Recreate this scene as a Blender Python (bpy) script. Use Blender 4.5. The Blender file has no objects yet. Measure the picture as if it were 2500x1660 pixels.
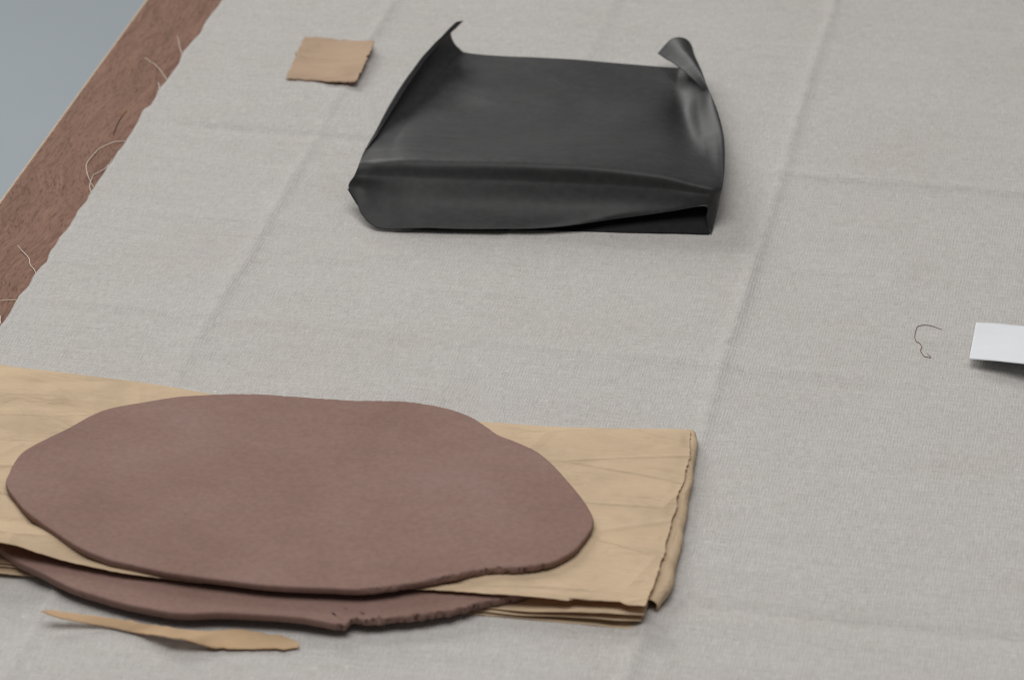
import bpy, bmesh, math, random
import numpy as np
from mathutils import Vector, noise

random.seed(4)
scene = bpy.context.scene
COL = scene.collection

# ------------------------------------------------------------------ camera
F_PX, W_PX = 9000.0, 2500.0            # focal length and width in photo pixels
PITCH, YAW, DIST = math.radians(28.0), math.radians(11.0), 1.636
HEAD = np.array([-math.sin(YAW), math.cos(YAW), 0.0])
FWD = math.cos(PITCH) * HEAD + np.array([0, 0, -math.sin(PITCH)])
RIGHT = np.array([math.cos(YAW), math.sin(YAW), 0.0])
UP = np.cross(RIGHT, FWD)
CAM = -DIST * FWD
cd = bpy.data.cameras.new('camera')
cam = bpy.data.objects.new('camera', cd)
COL.objects.link(cam)
cam.location = CAM
cam.rotation_euler = (math.pi / 2 - PITCH, 0, YAW)
cd.sensor_width = 36.0
cd.lens = 36.0 * F_PX / W_PX
cd.clip_start, cd.clip_end = 0.05, 60.0
cd.dof.use_dof = True
cd.dof.aperture_fstop = 16.0
cd.dof.focus_distance = 1.625
scene.camera = cam

# ------------------------------------------------------------------ light
world = bpy.data.worlds.new('World')
scene.world = world
world.use_nodes = True
bg = world.node_tree.nodes['Background']
bg.inputs[0].default_value = (0.96, 0.98, 1.0, 1)
bg.inputs[1].default_value = 0.15


def area_light(name, loc, target, sx, sy, power, col):
    ld = bpy.data.lights.new(name, 'AREA')
    ld.shape = 'RECTANGLE'
    ld.size, ld.size_y, ld.energy, ld.color = sx, sy, power, col
    lo = bpy.data.objects.new(name, ld)
    COL.objects.link(lo)
    lo.location = loc
    lo.rotation_euler = (Vector(target) - Vector(loc)).to_track_quat('-Z', 'Y').to_euler()
    return lo


area_light('window_light', (-1.55, 1.95, 1.35), (0, 0.0, 0), 1.4, 1.2, 50, (1.0, 0.99, 0.97))
area_light('ceiling_light', (0.0, -0.35, 1.65), (0.05, -0.3, 0), 1.3, 1.3, 25, (1.0, 0.985, 0.965))
scene.view_settings.view_transform = 'Standard'
scene.view_settings.look = 'None'
scene.view_settings.exposure = -0.2
scene.view_settings.gamma = 1.0
scene.cycles.filter_width = 1.1

# ------------------------------------------------------------------ helpers
CLOTH = 0.0018                                # mean height of the cloth surface above the board


def pix(x, y, zmm=0.0):
    """photo pixel + height above the cloth in mm -> world point"""
    z = CLOTH + zmm * 0.001
    d = FWD * F_PX + RIGHT * (x - 1250.0) - UP * (y - 830.0)
    return CAM + d * ((z - CAM[2]) / d[2])


def nz(x, y, z=0.0):
    return noise.noise(Vector((x, y, z)))


def sstep(a, b, x):
    t = min(1.0, max(0.0, (x - a) / (b - a)))
    return t * t * (3 - 2 * t)


def new_obj(name, verts, faces, mat, parent=None, smooth=True, uv=None):
    me = bpy.data.meshes.new(name)
    me.from_pydata([tuple(v) for v in verts], [], faces)
    me.update()
    if smooth:
        me.polygons.foreach_set('use_smooth', [True] * len(me.polygons))
    if mat:
        me.materials.append(mat)
    o = bpy.data.objects.new(name, me)
    COL.objects.link(o)
    if parent:
        o.parent = parent
        o.matrix_parent_inverse = parent.matrix_world.inverted()
    return o


def thing(name, label, cat, loc, group=None):
    o = bpy.data.objects.new(name, None)
    o.empty_display_size = 0.02
    COL.objects.link(o)
    o.location = loc
    o['label'], o['category'] = label, cat
    if group:
        o['group'] = group
    bpy.context.view_layer.update()
    return o


def catmull(P, n, closed=False):
    """resample control points (k,3) to n points on a Catmull-Rom curve"""
    P = np.asarray(P, float)
    k = len(P)
    if closed:
        Q = np.vstack([P[-1], P, P[0], P[1]])
        ts = np.linspace(0, k, n, endpoint=False)
    else:
        Q = np.vstack([2 * P[0] - P[1], P, 2 * P[-1] - P[-2]])
        ts = np.linspace(0, k - 1, n)
    out = []
    for t in ts:
        i = min(int(t), (k - 1) if closed else (k - 2))
        s = t - i
        a, b, c, d = Q[i], Q[i + 1], Q[i + 2], Q[i + 3]
        out.append(0.5 * (2 * b + (c - a) * s + (2 * a - 5 * b + 4 * c - d) * s * s
                          + (3 * b - a - 3 * c + d) * s ** 3))
    return np.array(out)


def net(rows, nu, nv):
    """bicubic surface through a control net of world points -> (nv, nu, 3)"""
    R = np.array([catmull(r, nu) for r in rows])
    return np.stack([catmull(R[:, j], nv) for j in range(nu)], axis=1)


def grid_mesh(name, G, mat, parent=None, thick=0.0003, flip=False):
    nv, nu, _ = G.shape
    idx = lambda i, j: i * nu + j
    F = []
    for i in range(nv - 1):
        for j in range(nu - 1):
            q = (idx(i, j), idx(i + 1, j), idx(i + 1, j + 1), idx(i, j + 1))
            F.append(q[::-1] if flip else q)
    o = new_obj(name, G.reshape(-1, 3), F, mat, parent)
    if thick:
        m = o.modifiers.new('thickness', 'SOLIDIFY')
        m.thickness = thick
        m.offset = -1
    return o


def tube(name, P, r, mat, parent=None, n=6, taper=0.6):
    P = np.asarray(P, float)
    V, F = [], []
    for i, p in enumerate(P):
        t = P[min(i + 1, len(P) - 1)] - P[max(i - 1, 0)]
        t = t / (np.linalg.norm(t) + 1e-12)
        a = np.cross(t, (0, 0, 1.0))
        if np.linalg.norm(a) < 1e-6:
            a = np.array([1.0, 0, 0])
        a /= np.linalg.norm(a)
        b = np.cross(a, t)
        rr = r * (1 - (1 - taper) * (abs(i / (len(P) - 1) - 0.5) * 2) ** 6)
        for k in range(n):
            ang = 2 * math.pi * k / n
            V.append(p + rr * (math.cos(ang) * a + math.sin(ang) * b))
    for i in range(len(P) - 1):
        for k in range(n):
            F.append((i * n + k, (i + 1) * n + k, (i + 1) * n + (k + 1) % n, i * n + (k + 1) % n))
    F.append(tuple(range(n)))
    F.append(tuple((len(P) - 1) * n + k for k in range(n))[::-1])
    return new_obj(name, V, F, mat, parent)


# ------------------------------------------------------------------ materials
class Mat:
    def __init__(self, name, rough=0.8, spec=0.3):
        self.m = bpy.data.materials.new(name)
        self.m.use_nodes = True
        self.nt = self.m.node_tree
        self.b = self.nt.nodes['Principled BSDF']
        self.b.inputs['Roughness'].default_value = rough
        self.b.inputs['Specular IOR Level'].default_value = spec
        self.co = self.nt.nodes.new('ShaderNodeTexCoord').outputs['Object']

    def node(self, t, **kw):
        n = self.nt.nodes.new(t)
        for k, v in kw.items():
            setattr(n, k, v)
        return n

    def link(self, a, b):
        self.nt.links.new(a, b)

    def mapping(self, scale, rot=(0, 0, 0), src=None):
        n = self.node('ShaderNodeMapping')
        n.inputs['Scale'].default_value = scale
        n.inputs['Rotation'].default_value = rot
        self.link(src or self.co, n.inputs['Vector'])
        return n.outputs[0]

    def noise(self, scale, detail=4, rough=0.55, dist=0.0, vec=None):
        n = self.node('ShaderNodeTexNoise')
        n.inputs['Scale'].default_value = scale
        n.inputs['Detail'].default_value = detail
        n.inputs['Roughness'].default_value = rough
        n.inputs['Distortion'].default_value = dist
        self.link(vec or self.co, n.inputs['Vector'])
        return n.outputs['Fac']

    def ramp(self, fac, stops):
        n = self.node('ShaderNodeValToRGB')
        e = n.color_ramp.elements
        while len(e) < len(stops):
            e.new(0.5)
        for el, (p, c) in zip(e, stops):
            el.position = p
            el.color = (c, c, c, 1) if isinstance(c, (int, float)) else (*c, 1)
        self.link(fac, n.inputs[0])
        return n.outputs[0]

    def mix(self, fac, a, b, mode='MIX'):
        n = self.node('ShaderNodeMix', data_type='RGBA', blend_type=mode)
        for v, s in ((fac, n.inputs[0]), (a, n.inputs[6]), (b, n.inputs[7])):
            if isinstance(v, (int, float)):
                s.default_value = v
            elif isinstance(v, tuple):
                s.default_value = (*v, 1)
            else:
                self.link(v, s)
        return n.outputs[2]

    def math(self, op, a, b=0.0):
        n = self.node('ShaderNodeMath', operation=op)
        for v, s in ((a, n.inputs[0]), (b, n.inputs[1])):
            if isinstance(v, (int, float)):
                s.default_value = v
            else:
                self.link(v, s)
        return n.outputs[0]

    def color(self, c):
        if isinstance(c, tuple):
            self.b.inputs['Base Color'].default_value = (*c, 1)
        else:
            self.link(c, self.b.inputs['Base Color'])

    def bump(self, h, dist, strength=1.0, prev=None):
        n = self.node('ShaderNodeBump')
        n.inputs['Strength'].default_value = strength
        n.inputs['Distance'].default_value = dist
        self.link(h, n.inputs['Height'])
        if prev:
            self.link(prev, n.inputs['Normal'])
        self.link(n.outputs[0], self.b.inputs['Normal'])
        return n.outputs[0]


def linen_material():
    M = Mat('linen', 0.95, 0.1)
    weft = M.noise(1.0, 3, 0.6, vec=M.mapping((150, 2500, 60)))      # threads running across
    warp = M.noise(1.0, 3, 0.6, vec=M.mapping((2500, 150, 60)))      # threads running away
    slub = M.noise(1.0, 2, 0.5, vec=M.mapping((18, 520, 30)))
    slub2 = M.noise(1.0, 2, 0.5, vec=M.mapping((520, 18, 30)))
    grain = M.noise(1400, 2, 0.7)
    blot = M.noise(16, 3, 0.5)
    c = M.ramp(weft, [(0.30, (0.37, 0.352, 0.330)), (0.55, (0.510, 0.492, 0.472)), (0.75, (0.62, 0.602, 0.582))])
    c2 = M.ramp(warp, [(0.30, (0.38, 0.362, 0.340)), (0.55, (0.510, 0.492, 0.472)), (0.75, (0.62, 0.602, 0.582))])
    c = M.mix(0.5, c, c2)
    c = M.mix(0.55, c, M.ramp(grain, [(0.3, 0.30), (0.52, 0.5), (0.7, 0.62)]), 'SOFT_LIGHT')
    c = M.mix(0.22, c, M.ramp(slub, [(0.3, 0.34), (0.55, 0.5), (0.75, 0.6)]), 'SOFT_LIGHT')
    c = M.mix(0.10, c, M.ramp(slub2, [(0.3, 0.36), (0.55, 0.5), (0.75, 0.6)]), 'SOFT_LIGHT')
    c = M.mix(1.0, c, M.ramp(blot, [(0.3, (0.965, 0.955, 0.945)), (0.7, (1.0, 1.0, 1.0))]), 'MULTIPLY')
    # rare dark flecks and pale neps spun into the yarn
    v = M.node('ShaderNodeTexVoronoi', feature='F1')
    v.inputs['Scale'].default_value = 75
    M.link(M.co, v.inputs['Vector'])
    fl = M.ramp(v.outputs['Distance'], [(0.0, 1.0), (0.035, 1.0), (0.05, 0.0)])
    keep = M.ramp(v.outputs['Color'], [(0.0, 0.0), (0.84, 0.0), (0.86, 1.0)])
    c = M.mix(M.math('MULTIPLY', fl, M.math('MULTIPLY', keep, 0.55)), c, (0.16, 0.13, 0.11))
    v2 = M.node('ShaderNodeTexVoronoi', feature='F1')
    v2.inputs['Scale'].default_value = 95
    M.link(M.co, v2.inputs['Vector'])
    fl2 = M.ramp(v2.outputs['Distance'], [(0.0, 1.0), (0.05, 1.0), (0.08, 0.0)])
    keep2 = M.ramp(v2.outputs['Color'], [(0.0, 0.0), (0.7, 0.0), (0.72, 1.0)])
    c = M.mix(M.math('MULTIPLY', fl2, M.math('MULTIPLY', keep2, 0.4)), c, (0.72, 0.71, 0.69))
    M.color(c)
    w = M.node('ShaderNodeTexWave', wave_type='BANDS', bands_direction='X')
    w.inputs['Scale'].default_value = 230
    w.inputs['Distortion'].default_value = 2.0
    w.inputs['Detail'].default_value = 2
    M.link(M.co, w.inputs['Vector'])
    w2 = M.node('ShaderNodeTexWave', wave_type='BANDS', bands_direction='Y')
    w2.inputs['Scale'].default_value = 230
    w2.inputs['Distortion'].default_value = 2.0
    w2.inputs['Detail'].default_value = 2
    M.link(M.co, w2.inputs['Vector'])
    h = M.math('ADD', M.math('MAXIMUM', w.outputs['Fac'], w2.outputs['Fac']), M.math('MULTIPLY', M.math('ADD', weft, warp), 0.9))
    p = M.bump(h, 0.00016, 0.7)
    M.bump(M.noise(1.0, 4, 0.6, 0.0, M.mapping((40, 130, 60))), 0.0008, 0.2, p)
    return M.m


def wood_material():
    M = Mat('brown_wood', 0.7, 0.08)
    warp = M.noise(9, 3, 0.5)
    # the figure swirls: the grain direction wanders with a slow noise
    wv = M.node('ShaderNodeVectorMath', operation='ADD')
    nv = M.node('ShaderNodeTexNoise')
    nv.inputs['Scale'].default_value = 11
    nv.inputs['Detail'].default_value = 2
    M.link(M.co, nv.inputs['Vector'])
    sc = M.node('ShaderNodeVectorMath', operation='SCALE')
    sc.inputs['Scale'].default_value = 0.03
    M.link(nv.outputs['Color'], sc.inputs[0])
    M.link(M.co, wv.inputs[0])
    M.link(sc.outputs[0], wv.inputs[1])
    vec = wv.outputs[0]
    figure = M.noise(1.0, 5, 0.65, 0.6, M.mapping((260, 30, 20), (0, 0, 0.2), vec))
    pores = M.noise(1.0, 3, 0.7, 0.2, M.mapping((1500, 200, 100), (0, 0, 0.2), vec))
    lines = M.noise(1.0, 2, 0.5, 0.9, M.mapping((60, 9, 20), (0, 0, 0.25), vec))
    c = M.ramp(figure, [(0.28, (0.178, 0.098, 0.070)), (0.5, (0.220, 0.124, 0.089)), (0.72, (0.258, 0.150, 0.108))])
    c = M.mix(0.6, c, M.ramp(pores, [(0.36, 0.05), (0.48, 0.48), (0.7, 0.58)]), 'SOFT_LIGHT')
    c = M.mix(M.ramp(lines, [(0.485, 0.0), (0.5, 0.55), (0.515, 0.0)]), c, (0.13, 0.06, 0.045))
    M.color(c)
    M.bump(pores, 0.00012, 0.5)
    return M.m


def clay_material():
    M = Mat('mauve_brown_clay', 0.8, 0.1)
    a = M.noise(22, 4, 0.55)
    b = M.noise(420, 3, 0.6)
    s = M.noise(1.0, 3, 0.6, 0.4, M.mapping((20, 260, 60), (0, 0, 0.5)))
    c = M.ramp(a, [(0.28, (0.218, 0.134, 0.110)), (0.5, (0.240, 0.151, 0.126)), (0.75, (0.262, 0.170, 0.146))])
    c = M.mix(0.35, c, M.ramp(b, [(0.3, 0.36), (0.7, 0.62)]), 'SOFT_LIGHT')
    c = M.mix(0.08, c, M.ramp(s, [(0.32, 0.3), (0.5, 0.5), (0.75, 0.56)]), 'SOFT_LIGHT')
    v = M.node('ShaderNodeTexVoronoi', feature='F1')
    v.inputs['Scale'].default_value = 110
    M.link(M.co, v.inputs['Vector'])
    fl = M.ramp(v.outputs['Distance'], [(0.0, 1.0), (0.05, 1.0), (0.08, 0.0)])
    keep = M.ramp(v.outputs['Color'], [(0.0, 0.0), (0.78, 0.0), (0.8, 1.0)])
    c = M.mix(M.math('MULTIPLY', fl, M.math('MULTIPLY', keep, 0.45)), c, (0.09, 0.05, 0.045))
    M.color(c)
    p = M.bump(M.noise(260, 5, 0.65), 0.00035, 0.5)
    p = M.bump(s, 0.0003, 0.08, p)
    M.bump(M.noise(22, 2, 0.5), 0.0012, 0.3, p)
    return M.m


def kraft_material(name, base, crumple=1.0):
    M = Mat(name, 0.8, 0.08)
    a = M.noise(30, 4, 0.6)
    f = M.noise(1.0, 3, 0.6, 0.0, M.mapping((160, 900, 300)))
    d = tuple(x * 0.86 for x in base)
    l = tuple(min(1, x * 1.07) for x in base)
    c = M.ramp(a, [(0.3, d), (0.5, base), (0.72, l)])
    c = M.mix(0.22, c, M.ramp(f, [(0.3, 0.36), (0.7, 0.62)]), 'SOFT_LIGHT')
    v = M.node('ShaderNodeTexVoronoi', feature='F1')
    v.inputs['Scale'].default_value = 60
    M.link(M.co, v.inputs['Vector'])
    fl = M.ramp(v.outputs['Distance'], [(0.0, 1.0), (0.025, 1.0), (0.04, 0.0)])
    keep = M.ramp(v.outputs['Color'], [(0.0, 0.0), (0.8, 0.0), (0.82, 1.0)])
    c = M.mix(M.math('MULTIPLY', fl, M.math('MULTIPLY', keep, 0.4)), c, (0.16, 0.09, 0.06))
    M.color(c)
    p = M.bump(M.noise(700, 3, 0.6), 0.00006, 0.5)
    cr = M.noise(1.0, 4, 0.55, 0.6, M.mapping((26, 60, 30), (0, 0, -0.35)))
    p = M.bump(M.ramp(cr, [(0.3, 0.0), (0.5, 0.75), (0.56, 0.8), (0.8, 1.0)]), 0.0020 * crumple, 0.45, p)
    vo = M.node('ShaderNodeTexVoronoi', feature='DISTANCE_TO_EDGE')
    vo.inputs['Scale'].default_value = 1.0
    M.link(M.mapping((15, 34, 10), (0, 0, -0.45)), vo.inputs['Vector'])
    p = M.bump(M.ramp(vo.outputs['Distance'], [(0.0, 1.0), (0.05, 0.25), (0.16, 0.0)]), 0.0011 * crumple, 0.6, p)
    # thin paper lets a little light through
    tr = M.node('ShaderNodeBsdfTranslucent')
    M.link(M.mix(1.0, c, (1.0, 0.72, 0.45), 'MULTIPLY'), tr.inputs['Color'])
    M.link(p, tr.inputs['Normal'])
    mx = M.node('ShaderNodeMixShader')
    mx.inputs[0].default_value = 0.24
    out = M.nt.nodes['Material Output']
    M.link(M.b.outputs[0], mx.inputs[1])
    M.link(tr.outputs[0], mx.inputs[2])
    M.link(mx.outputs[0], out.inputs['Surface'])
    return M.m


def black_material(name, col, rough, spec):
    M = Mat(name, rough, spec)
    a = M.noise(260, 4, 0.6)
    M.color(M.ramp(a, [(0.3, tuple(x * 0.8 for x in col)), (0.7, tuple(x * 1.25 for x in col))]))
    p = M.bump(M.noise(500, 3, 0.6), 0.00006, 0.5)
    M.bump(M.noise(1.0, 3, 0.5, 0.5, M.mapping((38, 90, 40), (0, 0, 0.15))), 0.0014, 0.3, p)
    return M.m


def plain_material(name, col, rough=0.8, spec=0.2, vary=0.06, scale=60):
    M = Mat(name, rough, spec)
    a = M.noise(scale, 4, 0.6)
    M.color(M.ramp(a, [(0.3, tuple(x * (1 - vary) for x in col)), (0.7, tuple(min(1, x * (1 + vary)) for x in col))]))
    M.bump(M.noise(scale * 8, 3, 0.6), 0.00008, 0.3)
    return M.m


LINEN = linen_material()
WOOD = wood_material()
CLAY = clay_material()
KRAFT = kraft_material('kraft_paper', (0.67, 0.52, 0.355))
KRAFT_SCRAP = kraft_material('kraft_scrap', (0.54, 0.395, 0.28), 0.5)
KRAFT_STRIP = kraft_material('kraft_strip', (0.62, 0.44, 0.27), 0.4)
BLACK = black_material('black_sheet', (0.0245, 0.0245, 0.025), 0.52, 0.30)
BLACK_SHADED = black_material('black_sheet_shaded_inside', (0.015, 0.015, 0.016), 0.85, 0.15)  # darker, duller copy of the sheet black: shade under the lip put into the colour
CARD = plain_material('white_card', (0.68, 0.70, 0.725), 0.7, 0.1, 0.02)
HAIR = plain_material('brown_thread', (0.24, 0.125, 0.10), 0.6, 0.3, 0.2, 900)
THREAD = plain_material('linen_thread', (0.78, 0.70, 0.60), 0.9, 0.1, 0.1, 700)
EDGE = plain_material('pale_edge_wood', (0.50, 0.36, 0.25), 0.6, 0.3, 0.15, 160)
FLOORM = plain_material('grey_floor', (0.405, 0.446, 0.474), 0.9, 0.02, 0.03, 3)
SPLINTER = plain_material('dark_splinter', (0.07, 0.045, 0.04), 0.7, 0.2, 0.2, 500)
SPLINTER_TIP = plain_material('tan_splinter', (0.36, 0.18, 0.07), 0.7, 0.2, 0.2, 500)


def box(name, x0, x1, y0, y1, z0, z1, mat, parent=None, bevel=0.0):
    bm = bmesh.new()
    bmesh.ops.create_cube(bm, size=1)
    for v in bm.verts:
        v.co = ((x0 + x1) / 2 + v.co.x * (x1 - x0), (y0 + y1) / 2 + v.co.y * (y1 - y0), (z0 + z1) / 2 + v.co.z * (z1 - z0))
    if bevel:
        bmesh.ops.bevel(bm, geom=bm.edges[:], offset=bevel, segments=2, affect='EDGES')
    me = bpy.data.meshes.new(name)
    bm.to_mesh(me)
    bm.free()
    me.materials.append(mat)
    o = bpy.data.objects.new(name, me)
    COL.objects.link(o)
    if parent:
        o.parent = parent
        o.matrix_parent_inverse = parent.matrix_world.inverted()
    return o


# ------------------------------------------------------------------ floor and table
FZ = -0.74
fl = new_obj('floor', [(-6, -6, FZ), (6, -6, FZ), (6, 6, FZ), (-6, 6, FZ)], [(0, 1, 2, 3)], FLOORM, None, False)
fl['kind'] = 'structure'

EX = -0.2668                                   # left edge of the board
TX1, TY0, TY1 = 0.75, -0.55, 1.15
tb = thing('table', 'brown wooden table with a pale edge strip, under the linen cloth', 'table', (0.24, 0.3, FZ))
box('tabletop', EX + 0.0009, TX1, TY0, TY1, -0.028, 0.0, WOOD, tb, 0.0004)
box('edge_strip', EX - 0.0004, EX + 0.0008, TY0, TY1, -0.028, -0.0001, EDGE, tb, 0.0003)
for lx in (EX + 0.08, TX1 - 0.08):
    for ly in (TY0 + 0.08, TY1 - 0.08):
        box('leg', lx - 0.03, lx + 0.03, ly - 0.03, ly + 0.03, FZ, -0.0285, WOOD, tb, 0.003)

# ------------------------------------------------------------------ linen cloth
EDGE_PX = [(549, 0), (525, 33), (504, 59), (486, 92), (466, 114), (446, 139), (433, 169), (411, 199), (389, 225),
           (368, 264), (351, 274), (341, 294), (331, 314), (311, 346), (279, 392), (255, 427), (231, 462), (224, 471),
           (211, 495), (190, 522), (172, 554), (163, 568), (145, 588), (128, 614), (113, 645), (101, 655), (87, 673),
           (70, 708), (47, 728), (27, 765), (13, 789), (0, 805)]
ep = np.array([pix(x, y, -1.0) for x, y in EDGE_PX])
order = np.argsort(ep[:, 1])
ey, ex = ep[order, 1], ep[order, 0]


def cloth_edge(y):
    base = float(np.interp(y, ey, ex))
    return base + 0.00025 * nz(y * 420, 3.1) + 0.0006 * nz(y * 90, 8.2)


def crease(d, a, w):
    return a * (1.0 / (1.0 + (d / w) ** 2)) ** 1.0


def cloth_z(x, y):
    z = 0.0
    wob = 0.0016 * nz(y * 14, 1.7) + 0.0007 * nz(y * 60, 4.7)
    wob2 = 0.0022 * nz(x * 12, 9.7) + 0.0007 * nz(x * 50, 6.7)
    # folds running away from the viewer: ridges
    for fx, a, k in ((-0.1355, 0.0021, 0.0), (0.0955, 0.0023, 5.0), (-0.020, 0.0006, 9.0), (0.325, 0.0018, 2.0)):
        amp = a * (0.75 + 0.5 * nz(y * 7, k))
        d = x - fx + wob
        z += crease(d, amp * 0.9, 0.0026) + (0.0007 * math.tanh(d / 0.006) * nz(y * 5, k + 3.3))
    # folds running across: valleys and low ridges
    for fy, a, k in ((0.189, -0.0036, 1.0), (-0.0085, 0.0011, 3.0), (0.090, 0.0007, 12.0), (-0.206, -0.0018, 7.0), (0.387, -0.0013, 6.0)):
        amp = a * (0.8 + 0.5 * nz(x * 6, k))
        if k == 1.0:                           # this fold flips from valley to ridge past the lengthwise fold
            amp = -0.0015 + 0.0037 * sstep(0.06, 0.11, x)
        d = y - fy + wob2 + 0.008 * (x - 0.1) * (1 if fy < 0.1 else 0)
        z += crease(d, amp, 0.0040)
    # slow billows and small cross wrinkles
    z += 0.0009 * nz(x * 9, y * 9, 2.2) + 0.0006 * nz(x * 12, y * 52, 5.0) + 0.00022 * nz(x * 70, y * 110, 8.0)
    near = sstep(0.0, 0.05, x - cloth_edge(y))
    z *= 0.35 + 0.65 * near
    # the cut edge lifts a little here and there
    z += (1 - sstep(0.0, 0.012, x - cloth_edge(y))) * (0.0003 + 0.0007 * max(0, nz(y * 40, 0.3)))
    return CLOTH + max(z, -0.0015)


def axis(segs):
    out = []
    for a, b, n in segs:
        out += list(np.linspace(a, b, n, endpoint=False))
    return out + [segs[-1][1]]


cl = thing('linen_cloth', 'creased pale grey linen cloth with a frayed cut edge spread over the table', 'cloth', (0.2, 0.2, CLOTH))
ys = axis([(-0.545, -0.29, 40), (-0.29, 0.43, 400), (0.43, 1.14, 60)])
ss = axis([(0.0, 0.02, 10), (0.02, 0.60, 300), (0.60, 1.0, 40)])
V, F = [], []
for y in ys:
    e = cloth_edge(y)
    for s in ss:
        t = s
        x = e + t * (0.73 - e)
        V.append((x, y, cloth_z(x, y)))
nu = len(ss)
for i in range(len(ys) - 1):
    for j in range(nu - 1):
        a = i * nu + j
        F.append((a, a + 1, a + nu + 1, a + nu))
fab = new_obj('fabric', V, F, LINEN, cl)
m = fab.modifiers.new('thickness', 'SOLIDIFY')
m.thickness, m.offset = 0.0005, -1

C1 = lambda pts: [(x * 0.29661, y * 0.29661) for x, y in pts]
C2 = lambda pts: [(x * 0.29661, 400 + y * 0.29661) for x, y in pts]
THREADS = [
    C1([(1460, 300), (1472, 345), (1478, 385), (1490, 430), (1520, 490)]),
    C1([(1190, 478), (1225, 500), (1245, 520), (1280, 540), (1310, 570), (1340, 610), (1360, 645), (1395, 690)]),
    C1([(1298, 680), (1310, 705), (1312, 740), (1325, 775)]),
    C1([(1085, 1168), (1050, 1168), (990, 1165), (930, 1172), (860, 1205), (800, 1245), (750, 1295), (720, 1335), (710, 1370),
        (715, 1420), (730, 1465), (745, 1495), (760, 1530), (800, 1585)]),
    C1([(925, 1310), (900, 1350), (860, 1390), (800, 1425), (770, 1445), (755, 1475), (743, 1505), (738, 1540), (745, 1570), (765, 1615)]),
    C2([(145, 675), (180, 715), (215, 750), (240, 785), (248, 830), (280, 870), (305, 925)]),
    C2([(-60, 1135), (0, 1127), (60, 1120), (150, 1129)]),
    C2([(6, 1250), (2, 1290), (12, 1330)]),
]
for k, pts in enumerate(THREADS):
    P = [pix(x, y, -1.35 + 0.5 * math.sin(1.7 * i + k)) for i, (x, y) in enumerate(pts)]
    P = catmull(P, 40)
    for i in range(len(P)):
        P[i, 2] = max(P[i, 2], 0.0003)
    tube('loose_thread', P, 0.00018, THREAD, cl, 5)

sp = thing('wood_splinter', 'thin dark splinter with a tan tip lying on the bare table edge', 'splinter', pix(283, 300, -1.8))
P = [pix(x * 0.29661, y * 0.29661, -1.5) for x, y in [(930, 1110), (950, 1060), (975, 1005), (1003, 955)]]
tube('shaft', catmull(P, 12), 0.00022, SPLINTER, sp, 5)
P = [pix(x * 0.29661, y * 0.29661, -1.5) for x, y in [(1003, 955), (1018, 935), (1040, 908)]]
tube('tip', catmull(P, 8), 0.0003, SPLINTER_TIP, sp, 5)

# ------------------------------------------------------------------ clay slabs
def slab(name, label, outline_px, zbot, thick, lift, rough_at, seed, group=None):
    """rolled-out clay: outline traced at half thickness; lift(px) raises it where the paper under it bulges"""
    n = 1000
    ctrl = np.array([pix(x, y, zbot + thick * 0.5 + lift(x)) for x, y in outline_px])
    C = catmull(ctrl, n, True)
    ol = catmull(np.array([(x, y, 0) for x, y in outline_px], float), n, True)
    cen = C.mean(axis=0)
    # outward normals in plan
    T = np.roll(C, -1, 0) - np.roll(C, 1, 0)
    N = np.stack([T[:, 1], -T[:, 0]], 1)
    N /= np.linalg.norm(N, axis=1)[:, None] + 1e-9
    if np.mean(np.sum(N * (C[:, :2] - cen[:2]), 1)) < 0:
        N = -N
    rgh = [rough_at(ol[i, 0], ol[i, 1]) for i in range(n)]

    def jag(i, zf):
        p, r = C[i], rgh[i]
        q = seed + zf * 0.5
        j = 0.00012 * nz(p[0] * 300, p[1] * 300, seed) + 0.0004 * nz(p[0] * 60, p[1] * 60, seed + 3)
        cr = nz(p[0] * 480, p[1] * 480, q * 2.2 + 7)
        return j + r * (0.0005 * cr - 0.0022 * max(0, cr - 0.2) - 0.0013 * max(0, nz(p[0] * 210, p[1] * 210, q + 5))
                        - 0.0025 * max(0, nz(p[0] * 800, p[1] * 800, q * 3 + 9) - 0.25))

    h = thick * 0.001
    zc = np.array([C[i, 2] - h * 0.5 for i in range(n)])          # local bottom height
    V, F = [], []
    rings = []

    def ring(scale, inset, zfrac, rough=1.0):
        r0 = len(V)
        for i in range(n):
            b = C[i, :2] + N[i] * ((jag(i, zfrac) * rough if rough else 0.0) - inset)
            q = cen[:2] + (b - cen[:2]) * scale
            zz = cen[2] - h * 0.5 + (zc[i] - cen[2] + h * 0.5) * (scale ** 2 if scale < 1 else 1)
            z = zz + h * zfrac
            if zfrac > 0.85:
                z += 0.0005 * nz(q[0] * 14, q[1] * 14, seed) + 0.00015 * nz(q[0] * 55, q[1] * 55, seed)
            V.append((q[0], q[1], z))
        rings.append(r0)

    for s in (0.04, 0.12, 0.2, 0.3, 0.4, 0.5, 0.6, 0.7, 0.78, 0.84):
        ring(s, 0.0, 1.0, 0.0)
    for ins, zf, rg in ((0.0042, 1.0, 0.0), (0.0018, 1.0, 0.25), (0.0008, 0.99, 0.8), (0.0003, 0.95, 0.9), (0.00008, 0.86, 1.0), (0.0, 0.6, 1.0), (0.0001, 0.3, 1.0),
                        (0.0003, 0.08, 0.9), (0.001, 0.0, 0.4)):
        ring(1.0, ins, zf, rg)
    for a, b in zip(rings[:-1], rings[1:]):
        for i in range(n):
            F.append((a + i, b + i, b + (i + 1) % n, a + (i + 1) % n))
    F.append(tuple(rings[0] + i for i in range(n))[::-1])
    F.append(tuple(rings[-1] + i for i in range(n)))
    o = new_obj(name, V, F, CLAY)
    bm = bmesh.new()
    bm.from_mesh(o.data)
    bmesh.ops.recalc_face_normals(bm, faces=bm.faces)
    bm.to_mesh(o.data)
    bm.free()
    o['label'], o['category'] = label, 'clay slab'
    return o


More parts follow.
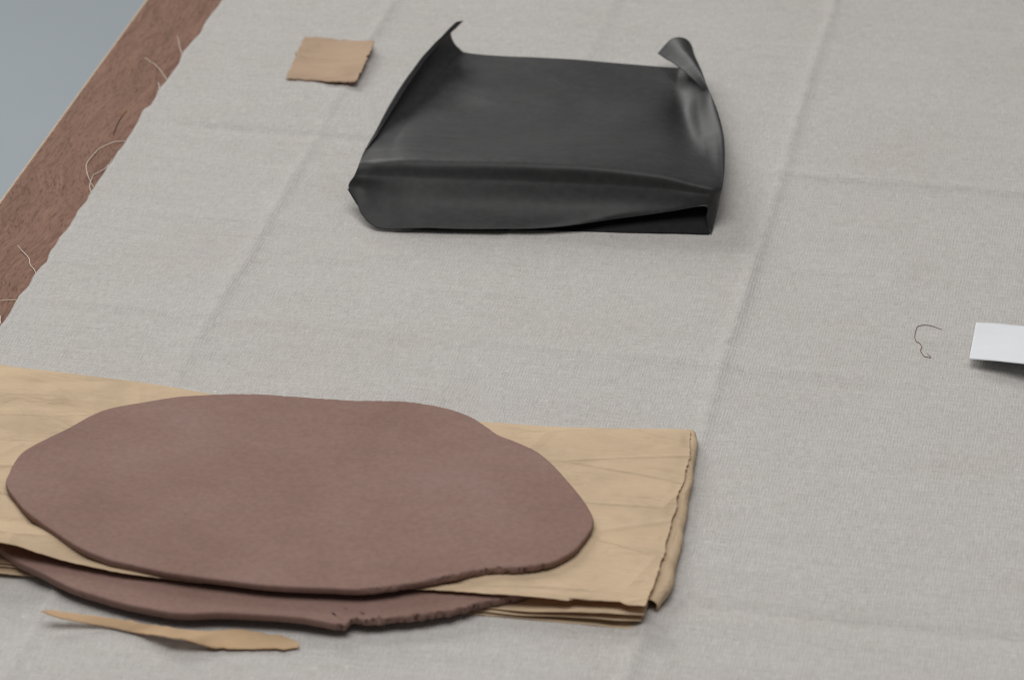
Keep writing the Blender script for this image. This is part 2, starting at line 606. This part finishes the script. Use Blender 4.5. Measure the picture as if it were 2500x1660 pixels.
LIFT = lambda x: 4.0 * (1 - sstep(-20, 340, x))
TOP_OUT = [(16, 1190), (22, 1165), (38, 1130), (62, 1106), (110, 1080), (160, 1055), (215, 1025), (265, 1005), (345, 990),
           (430, 977), (500, 972), (560, 969), (625, 970), (700, 974), (780, 980), (850, 985), (910, 985), (980, 987),
           (1040, 994), (1100, 1007), (1150, 1026), (1185, 1049), (1215, 1070), (1260, 1087), (1310, 1110), (1350, 1142),
           (1385, 1181), (1420, 1221), (1444, 1258), (1449, 1280), (1440, 1303), (1415, 1338), (1393, 1356), (1350, 1377),
           (1300, 1388), (1260, 1393), (1200, 1395), (1150, 1402), (1080, 1418), (1000, 1431), (940, 1441), (880, 1446),
           (800, 1443), (720, 1440), (640, 1434), (560, 1424), (480, 1414), (400, 1401), (320, 1385), (260, 1371),
           (200, 1346), (150, 1318), (100, 1282), (62, 1254), (35, 1224)]
slab('clay_slab', 'upper smooth mauve brown clay slab lying on top of the folded kraft paper', TOP_OUT, 10.2, 3.3, LIFT,
     lambda x, y: (1.0 if (y > 1300 and 880 < x < 1330) else 0.3 if (y < 1000 and 520 < x < 1150) else 0.05), 3.0)
LOW_OUT = [(-90, 1300), (0, 1349), (50, 1382), (95, 1404), (170, 1440), (280, 1476), (370, 1496), (450, 1506), (560, 1504),
           (700, 1512), (770, 1522), (815, 1531), (836, 1534), (848, 1530), (858, 1518), (868, 1515), (890, 1519), (930, 1519), (965, 1514), (1000, 1512), (1060, 1504), (1110, 1496), (1160, 1483),
           (1210, 1473), (1285, 1456), (1345, 1420), (1370, 1340), (1340, 1250), (1240, 1170), (1080, 1120), (800, 1090), (500, 1075), (250, 1070),
           (60, 1090), (-60, 1150), (-110, 1220)]
slab('clay_slab', 'lower clay slab sticking out from between the folds of kraft paper', LOW_OUT, 3.9, 3.5, lambda x: 0.0,
     lambda x, y: (1.5 if (y > 1440 and 820 < x < 1260) else 0.05), 11.0)

# ------------------------------------------------------------------ folded kraft paper
kp = thing('kraft_paper', 'folded brown kraft paper with torn right edge, layered around two clay slabs', 'paper', pix(900, 1300, 0))
px_rows = [
    [(-300, 850, 6), (0, 890, 7), (150, 914, 7), (350, 934, 7), (545, 967, 7), (800, 1000, 7), (1165, 1031, 7), (1400, 1045, 6.5), (1600, 1048, 6), (1688, 1049, 5.5)],
    [(-300, 880, 9), (0, 915, 10), (150, 935, 9.5), (350, 955, 9), (545, 985, 9), (800, 1018, 9), (1165, 1052, 8.5), (1400, 1066, 8), (1600, 1072, 7.5), (1690, 1085, 6.4)],
    [(-300, 1030, 14), (0, 1070, 13), (150, 1085, 11.0), (350, 1100, 9.3), (545, 1110, 9.2), (800, 1130, 9.2), (1165, 1160, 9.2), (1400, 1180, 9), (1570, 1190, 8.5), (1664, 1200, 7.8)],
    [(-300, 1190, 15.5), (0, 1225, 13.7), (150, 1245, 11.4), (350, 1270, 9.4), (545, 1280, 9.3), (800, 1300, 9.3), (1130, 1330, 9.3), (1360, 1340, 9.3), (1540, 1350, 9.3), (1621, 1352, 9.3)],
    [(-300, 1255, 17), (0, 1295, 14.5), (150, 1330, 11.6), (320, 1368, 9.5), (545, 1395, 9.3), (800, 1410, 9.3), (1110, 1420, 9.3), (1320, 1435, 9.6), (1510, 1445, 10), (1592, 1450, 10)],
    [(-300, 1290, 17), (0, 1326, 14.5), (120, 1356, 12.0), (300, 1401, 9.5), (545, 1425, 9.3), (800, 1436, 9.3), (1000, 1437, 9.3), (1240, 1452, 9.3), (1490, 1475, 9.3), (1578, 1482, 10)],
]
rows = [[pix(*p) for p in r] for r in px_rows]
under = [np.array([p[0], p[1] + 0.004, CLOTH + 0.0012]) for p in rows[0]]
back = [np.array([p[0], p[1] + 0.004, (p[2] + CLOTH) * 0.55]) for p in rows[0]]
G = net([under, back] + rows, 260, 150)
nvv, nuu, _ = G.shape
for i in range(nvv):
    for j in range(nuu):
        x, y, z = G[i, j]
        w = sstep(22, 40, i)
        # soft pressed-in wrinkles and crumples
        c1 = abs(nz(x * 16 + y * 9, y * 42 - x * 6, 1.0))
        G[i, j, 2] += w * (0.0015 * (c1 - 0.25) * (1.0 + 1.6 * (1 - sstep(-0.2, -0.08, x))) + 0.0004 * nz(x * 45, y * 60, 4.0))
        # torn, wavy right edge and softly uneven front edge
        er = sstep(nuu - 14, nuu - 1, j)
        G[i, j, 0] += er * (0.0016 * nz(y * 62, 2.0) - 0.0006 + 0.0011 * abs(nz(y * 190, 5.0)) + 0.0005 * nz(y * 500, 1.0))
        G[i, j, 2] -= er * 0.0012 * abs(nz(y * 50, 7.0))
        ef = sstep(nvv - 10, nvv - 1, i)
        G[i, j, 1] += ef * (0.0004 * nz(x * 160, 3.0) + 0.0003 * nz(x * 420, 9.0))
        # small nick in the front edge near the right corner
        if ef > 0:
            nick = sstep(0.0665, 0.0685, x) * (1 - sstep(0.083, 0.090, x))
            G[i, j, 1] += ef * 0.0035 * nick
grid_mesh('top_layer', G, KRAFT, kp, 0.00022, True)


def layer(front, back_z, name='lower_layer', amp=0.0008, seed=0.0):
    fr = [pix(*p) for p in front]
    bk = [np.array([p[0], pix(900, 1075, 0)[1] - 0.01, CLOTH + back_z * 0.001]) for p in fr]
    md = [np.array([f[0], f[1] + 0.02, f[2] * 0.6 + (CLOTH + back_z * 0.001) * 0.4]) for f in fr]
    g = net([bk, md, fr], 220, 26)
    for i in range(26):
        for j in range(220):
            x, y, z = g[i, j]
            w = i / 25.0
            g[i, j, 2] += w * amp * (nz(x * 40, y * 30, seed) + 0.5 * nz(x * 110, y * 30, seed + 2))
            g[i, j, 2] = max(g[i, j, 2], CLOTH + 0.0006)
    return grid_mesh(name, g, KRAFT, kp, 0.0002, True)


layer([(-300, 1372, 1.2), (0, 1400, 1.4), (85, 1407, 1.2), (300, 1424, 1.0), (700, 1460, 1.0), (1100, 1496, 1.0), (1250, 1508, 1.2), (1420, 1524, 1.0), (1530, 1533, 0.9), (1562, 1527, 1.2)], 0.9, seed=1.0, amp=0.0003)
layer([(-300, 1352, 2.4), (0, 1382, 2.4), (85, 1392, 2.2), (300, 1410, 2.0), (700, 1445, 2.0), (1100, 1484, 2.0), (1250, 1500, 2.6), (1400, 1506, 3.4), (1500, 1513, 3.8), (1566, 1516, 3.6)], 1.6, seed=5.0, amp=0.0005)
layer([(-300, 1345, 3.0), (0, 1375, 3.0), (85, 1380, 2.7), (300, 1400, 2.6), (700, 1436, 2.6), (1100, 1474, 2.6), (1280, 1492, 4.2), (1400, 1494, 5.6), (1500, 1497, 6.4), (1572, 1502, 6.2)], 2.2, seed=9.0, amp=0.0005)

# rolled-over strip along the torn right side: nested curls of paper with a dark hollow at the front end
outer_px = [(1698, 1066), (1703, 1090), (1701, 1110), (1691, 1171), (1684, 1214), (1675, 1271), (1664, 1328), (1653, 1378), (1643, 1436), (1633, 1458), (1605, 1492)]
inner_px = [(1690, 1075), (1684, 1110), (1672, 1180), (1656, 1250), (1640, 1310), (1622, 1370), (1604, 1430), (1590, 1460), (1575, 1482)]


def roll(name, shrink, z_top, seed, cut):
    n = 90
    O = catmull([pix(x, y, 2.2) for x, y in outer_px], n)
    I = catmull([pix(x, y, 6.5) for x, y in inner_px], n)
    g = np.zeros((n, 30, 3))
    for i in range(n):
        if i > n - 1 - cut:
            O_i, I_i = O[n - 1 - cut], I[n - 1 - cut]
        else:
            O_i, I_i = O[i], I[i]
        f = i / (n - 1)
        xo = O_i[0] - shrink
        xi = I_i[0] - 0.006
        yy = O[min(i, n - 1 - cut)][1]
        zt = (4.6 + 2.0 * f) * 0.001 - shrink
        rr = zt / 2
        for k in range(30):
            u = k / 29.0
            if u < 0.35:                       # top skirt, under the top layer
                t = u / 0.35
                x = xi + (xo - rr - xi) * t
                z = zt
            elif u < 0.8:                      # round the outside
                a = (u - 0.35) / 0.45 * math.pi
                x = xo - rr + rr * math.sin(a)
                z = zt / 2 + zt / 2 * math.cos(a)
            else:                              # back underneath
                t = (u - 0.8) / 0.2
                x = xo - rr - t * 0.008
                z = 0.0
            c = nz(yy * 60, u * 3.0, seed) * 0.0009 + 0.0006 * abs(nz(yy * 170, u * 5, seed + 1)) + 0.00025 * nz(yy * 520, u * 2, seed + 4)
            bulge = math.sin(min(1, max(0, (u - 0.1) / 0.7)) * math.pi)
            g[i, k] = (x + c * bulge, yy, CLOTH + 0.0007 + shrink + z * (1 + 0.16 * nz(yy * 45, 3.0, seed)))
    return grid_mesh(name, g, KRAFT, kp, 0.0002, False)


roll('rolled_edge', 0.0, 8, 2.0, 0)
roll('rolled_edge', 0.0009, 8, 6.0, 1)

# ------------------------------------------------------------------ small kraft scraps
def scrap(name, label, top, bottom, mat, cat, nu=120, nv=14, seed=0.0, jag=0.0006):
    a = catmull([pix(*p) for p in top], nu)
    b = catmull([pix(*p) for p in bottom], nu)
    g = np.zeros((nv, nu, 3))
    for i in range(nv):
        t = i / (nv - 1)
        g[i] = a * (1 - t) + b * t
        for j in range(nu):
            x, y, z = g[i, j]
            e = abs(2 * t - 1) ** 3
            g[i, j, 1] += e * jag * nz(x * 260, t * 3, seed) + e * jag * 0.5 * nz(x * 800, t * 3, seed)
            eu = abs(2 * j / (nu - 1) - 1) ** 12
            g[i, j, 0] += eu * jag * 1.2 * nz(y * 260, j / nu * 3, seed + 4) + eu * jag * 0.6 * nz(y * 700, j / nu * 3, seed + 4)
            g[i, j, 2] += 0.0003 * nz(x * 90, y * 90, seed)
    o = grid_mesh(name, g, mat, None, 0.0004, True)
    o['label'], o['category'] = label, cat
    return o


scrap('paper_scrap', 'small torn square of tan kraft paper beside the black sheet',
      [(742, 92, 1.2), (800, 96, 1.0), (860, 101, 1.6), (916, 101, 4.8)],
      [(698, 195, 1.2), (750, 197, 0.9), (820, 202, 2.2), (858, 203, 3.0), (872, 197, 4.0)], KRAFT_SCRAP, 'paper scrap', 60, 30, 2.0, 0.0016)
scrap('paper_strip', 'long twisted tan strip of torn kraft paper lying on the cloth before the slabs',
      [(100, 1490, 7.0), (150, 1494, 5.0), (270, 1509, 3.0), (370, 1524, 4.0), (450, 1538, 4.0), (520, 1541, 3.0), (580, 1536, 2.2), (650, 1548, 1.4), (700, 1556, 1.2), (726, 1568, 1.2), (732, 1576, 1.2)],
      [(102, 1494, 6.6), (150, 1510, 4.6), (250, 1528, 1.4), (330, 1544, 1.2), (405, 1556, 4.5), (450, 1562, 4.8), (500, 1577, 2.2), (560, 1585, 0.8), (640, 1584, 0.8), (700, 1585, 0.8), (730, 1579, 0.8)],
      KRAFT_STRIP, 'paper strip', 160, 14, 5.0, 0.0008)

# ------------------------------------------------------------------ white card, brown thread
def card():
    top = [(2383, 788, 0.9), (2440, 791, 1.1), (2500, 797, 1.6), (2620, 806, 2.2)]
    bot = [(2366, 877, 4.6), (2432, 882, 6.2), (2500, 889, 8.2), (2604, 899, 9.6)]
    g = net([[pix(*p) for p in top], [pix(*[(a + b) / 2 for a, b in zip(p, q)]) for p, q in zip(top, bot)], [pix(*p) for p in bot]], 40, 20)
    # rounded far corner
    o = grid_mesh('card', g, CARD, None, 0.0003, True)
    o['label'], o['category'] = 'blank white paper card with its near edge lifted off the linen', 'card'


card()
HP = [(1015, 722), (880, 675), (800, 652), (720, 645), (640, 655), (600, 675), (583, 710), (568, 770), (560, 830), (570, 880), (600, 922),
      (630, 930), (660, 965), (675, 995), (660, 1035), (655, 1055), (675, 1095), (720, 1150), (770, 1163), (815, 1169), (826, 1166), (810, 1145), (768, 1103)]
P = catmull([pix(2150 + x * 0.14818, 700 + y * 0.14818, 0) for x, y in HP], 140)
for p in P:
    p[2] = cloth_z(p[0], p[1]) + 0.00025
h = tube('brown_thread', P, 0.00016, HAIR, None, 5)
h['label'], h['category'] = 'fine curled brown thread lying on the linen near the white card', 'thread'

# ------------------------------------------------------------------ black sheet
bs = thing('black_sheet', 'glossy black sheet with curled up far corners standing on the linen', 'sheet', pix(1300, 540, 0))
N = [
    [(1132, 52, 18), (1110, 57, 20), (1101, 86, 13), (1120, 118, 5), (1165, 133, 2), (1400, 147, 2.5), (1630, 167, 2), (1668, 161, 4), (1692, 128, 11), (1676, 98, 17), (1640, 97, 16.5), (1605, 133, 9)],
    [(1055, 128, 15), (1036, 134, 15.5), (1037, 160, 9), (1062, 188, 3.5), (1110, 197, 2), (1400, 207, 2.5), (1600, 222, 2.5), (1662, 226, 2.5), (1704, 202, 8), (1714, 178, 13.5), (1700, 162, 16.5), (1676, 180, 13)],
    [(988, 222, 11), (968, 228, 11.5), (966, 245, 7), (1000, 262, 3), (1070, 268, 2), (1400, 270, 5), (1595, 271, 6), (1668, 288, 0.8), (1706, 264, 7), (1728, 247, 11.5), (1741, 246, 12.5), (1742, 257, 9.5)],
    [(928, 318, 9), (916, 322, 9.5), (920, 334, 8), (960, 338, 8), (1040, 330, 9), (1400, 322, 11), (1600, 328, 10.5), (1680, 347, 6), (1720, 338, 9.5), (1750, 326, 12.5), (1764, 324, 13), (1766, 340, 9.5)],
    [(894, 366, 16), (889, 370, 16.5), (900, 372, 16.5), (950, 366, 18.5), (1040, 358, 20), (1400, 358, 21.5), (1600, 372, 20), (1685, 393, 16.8), (1730, 400, 15.5), (1756, 398, 15.8), (1768, 396, 15.5), (1769, 406, 13)],
    [(882, 392, 22), (880, 395, 22), (900, 393, 22.5), (950, 391, 24), (1050, 389, 25.5), (1400, 398, 27), (1600, 421, 24.5), (1690, 441, 21.5), (1740, 451, 20), (1760, 455, 18.5), (1764, 453, 18), (1763, 450, 17.5)],
    [(866, 428, 17.5), (873, 431, 17.4), (900, 432, 17.4), (960, 435, 18), (1050, 440, 18.2), (1400, 450, 18.8), (1600, 462, 18), (1690, 473, 17), (1735, 478, 16.5), (1752, 478, 15), (1758, 478, 13), (1759, 474, 12)],
    [(851, 458, 12), (868, 464, 11.6), (893, 474, 10.6), (945, 488, 10), (1050, 498, 9.8), (1400, 506, 10), (1600, 502, 11.5), (1685, 499, 12.5), (1728, 498, 12.5), (1744, 508, 9.5), (1749, 520, 6), (1746, 535, 3)],
    [(874, 503, 6.5), (884, 526, 4.5), (905, 548, 2.5), (940, 561, 1.2), (1050, 559, 3.0), (1310, 558, 4.2), (1500, 536, 6), (1630, 518, 9), (1720, 505, 11.5), (1725, 530, 7), (1730, 560, 2), (1736, 573, 0.5)],
]
# a denser flap between ridge and bottom edge comes from the spline itself
G = net([[pix(*p) for p in r] for r in N], 150, 130)
for i in range(G.shape[0]):
    for j in range(G.shape[1]):
        x, y, z = G[i, j]
        G[i, j, 2] += 0.0005 * nz(x * 22, y * 34, 3.0) + 0.0002 * nz(x * 60, y * 100, 6.0) + 0.00035 * abs(nz(x * 26 + y * 12, y * 75, 2.0))
        G[i, j, 2] = max(G[i, j, 2], CLOTH + 0.0006)
grid_mesh('sheet', G, BLACK, bs, 0.0001, True)
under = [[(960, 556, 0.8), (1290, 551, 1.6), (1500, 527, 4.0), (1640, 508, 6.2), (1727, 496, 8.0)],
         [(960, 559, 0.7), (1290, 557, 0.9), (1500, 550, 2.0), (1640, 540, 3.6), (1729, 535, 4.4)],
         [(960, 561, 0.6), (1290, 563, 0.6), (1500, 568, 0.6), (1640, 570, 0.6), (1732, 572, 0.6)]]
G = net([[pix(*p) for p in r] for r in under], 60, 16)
grid_mesh('inner_flap', G, BLACK_SHADED, bs, 0.0002, True)  # carried on to the left as a dark stand-in for shade beneath the front edge
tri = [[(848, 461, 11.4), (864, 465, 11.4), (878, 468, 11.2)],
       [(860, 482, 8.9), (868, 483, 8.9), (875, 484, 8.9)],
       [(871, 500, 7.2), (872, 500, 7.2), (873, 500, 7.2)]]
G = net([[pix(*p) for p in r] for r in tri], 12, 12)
grid_mesh('folded_corner', G, BLACK_SHADED, bs, 0.0002, True)
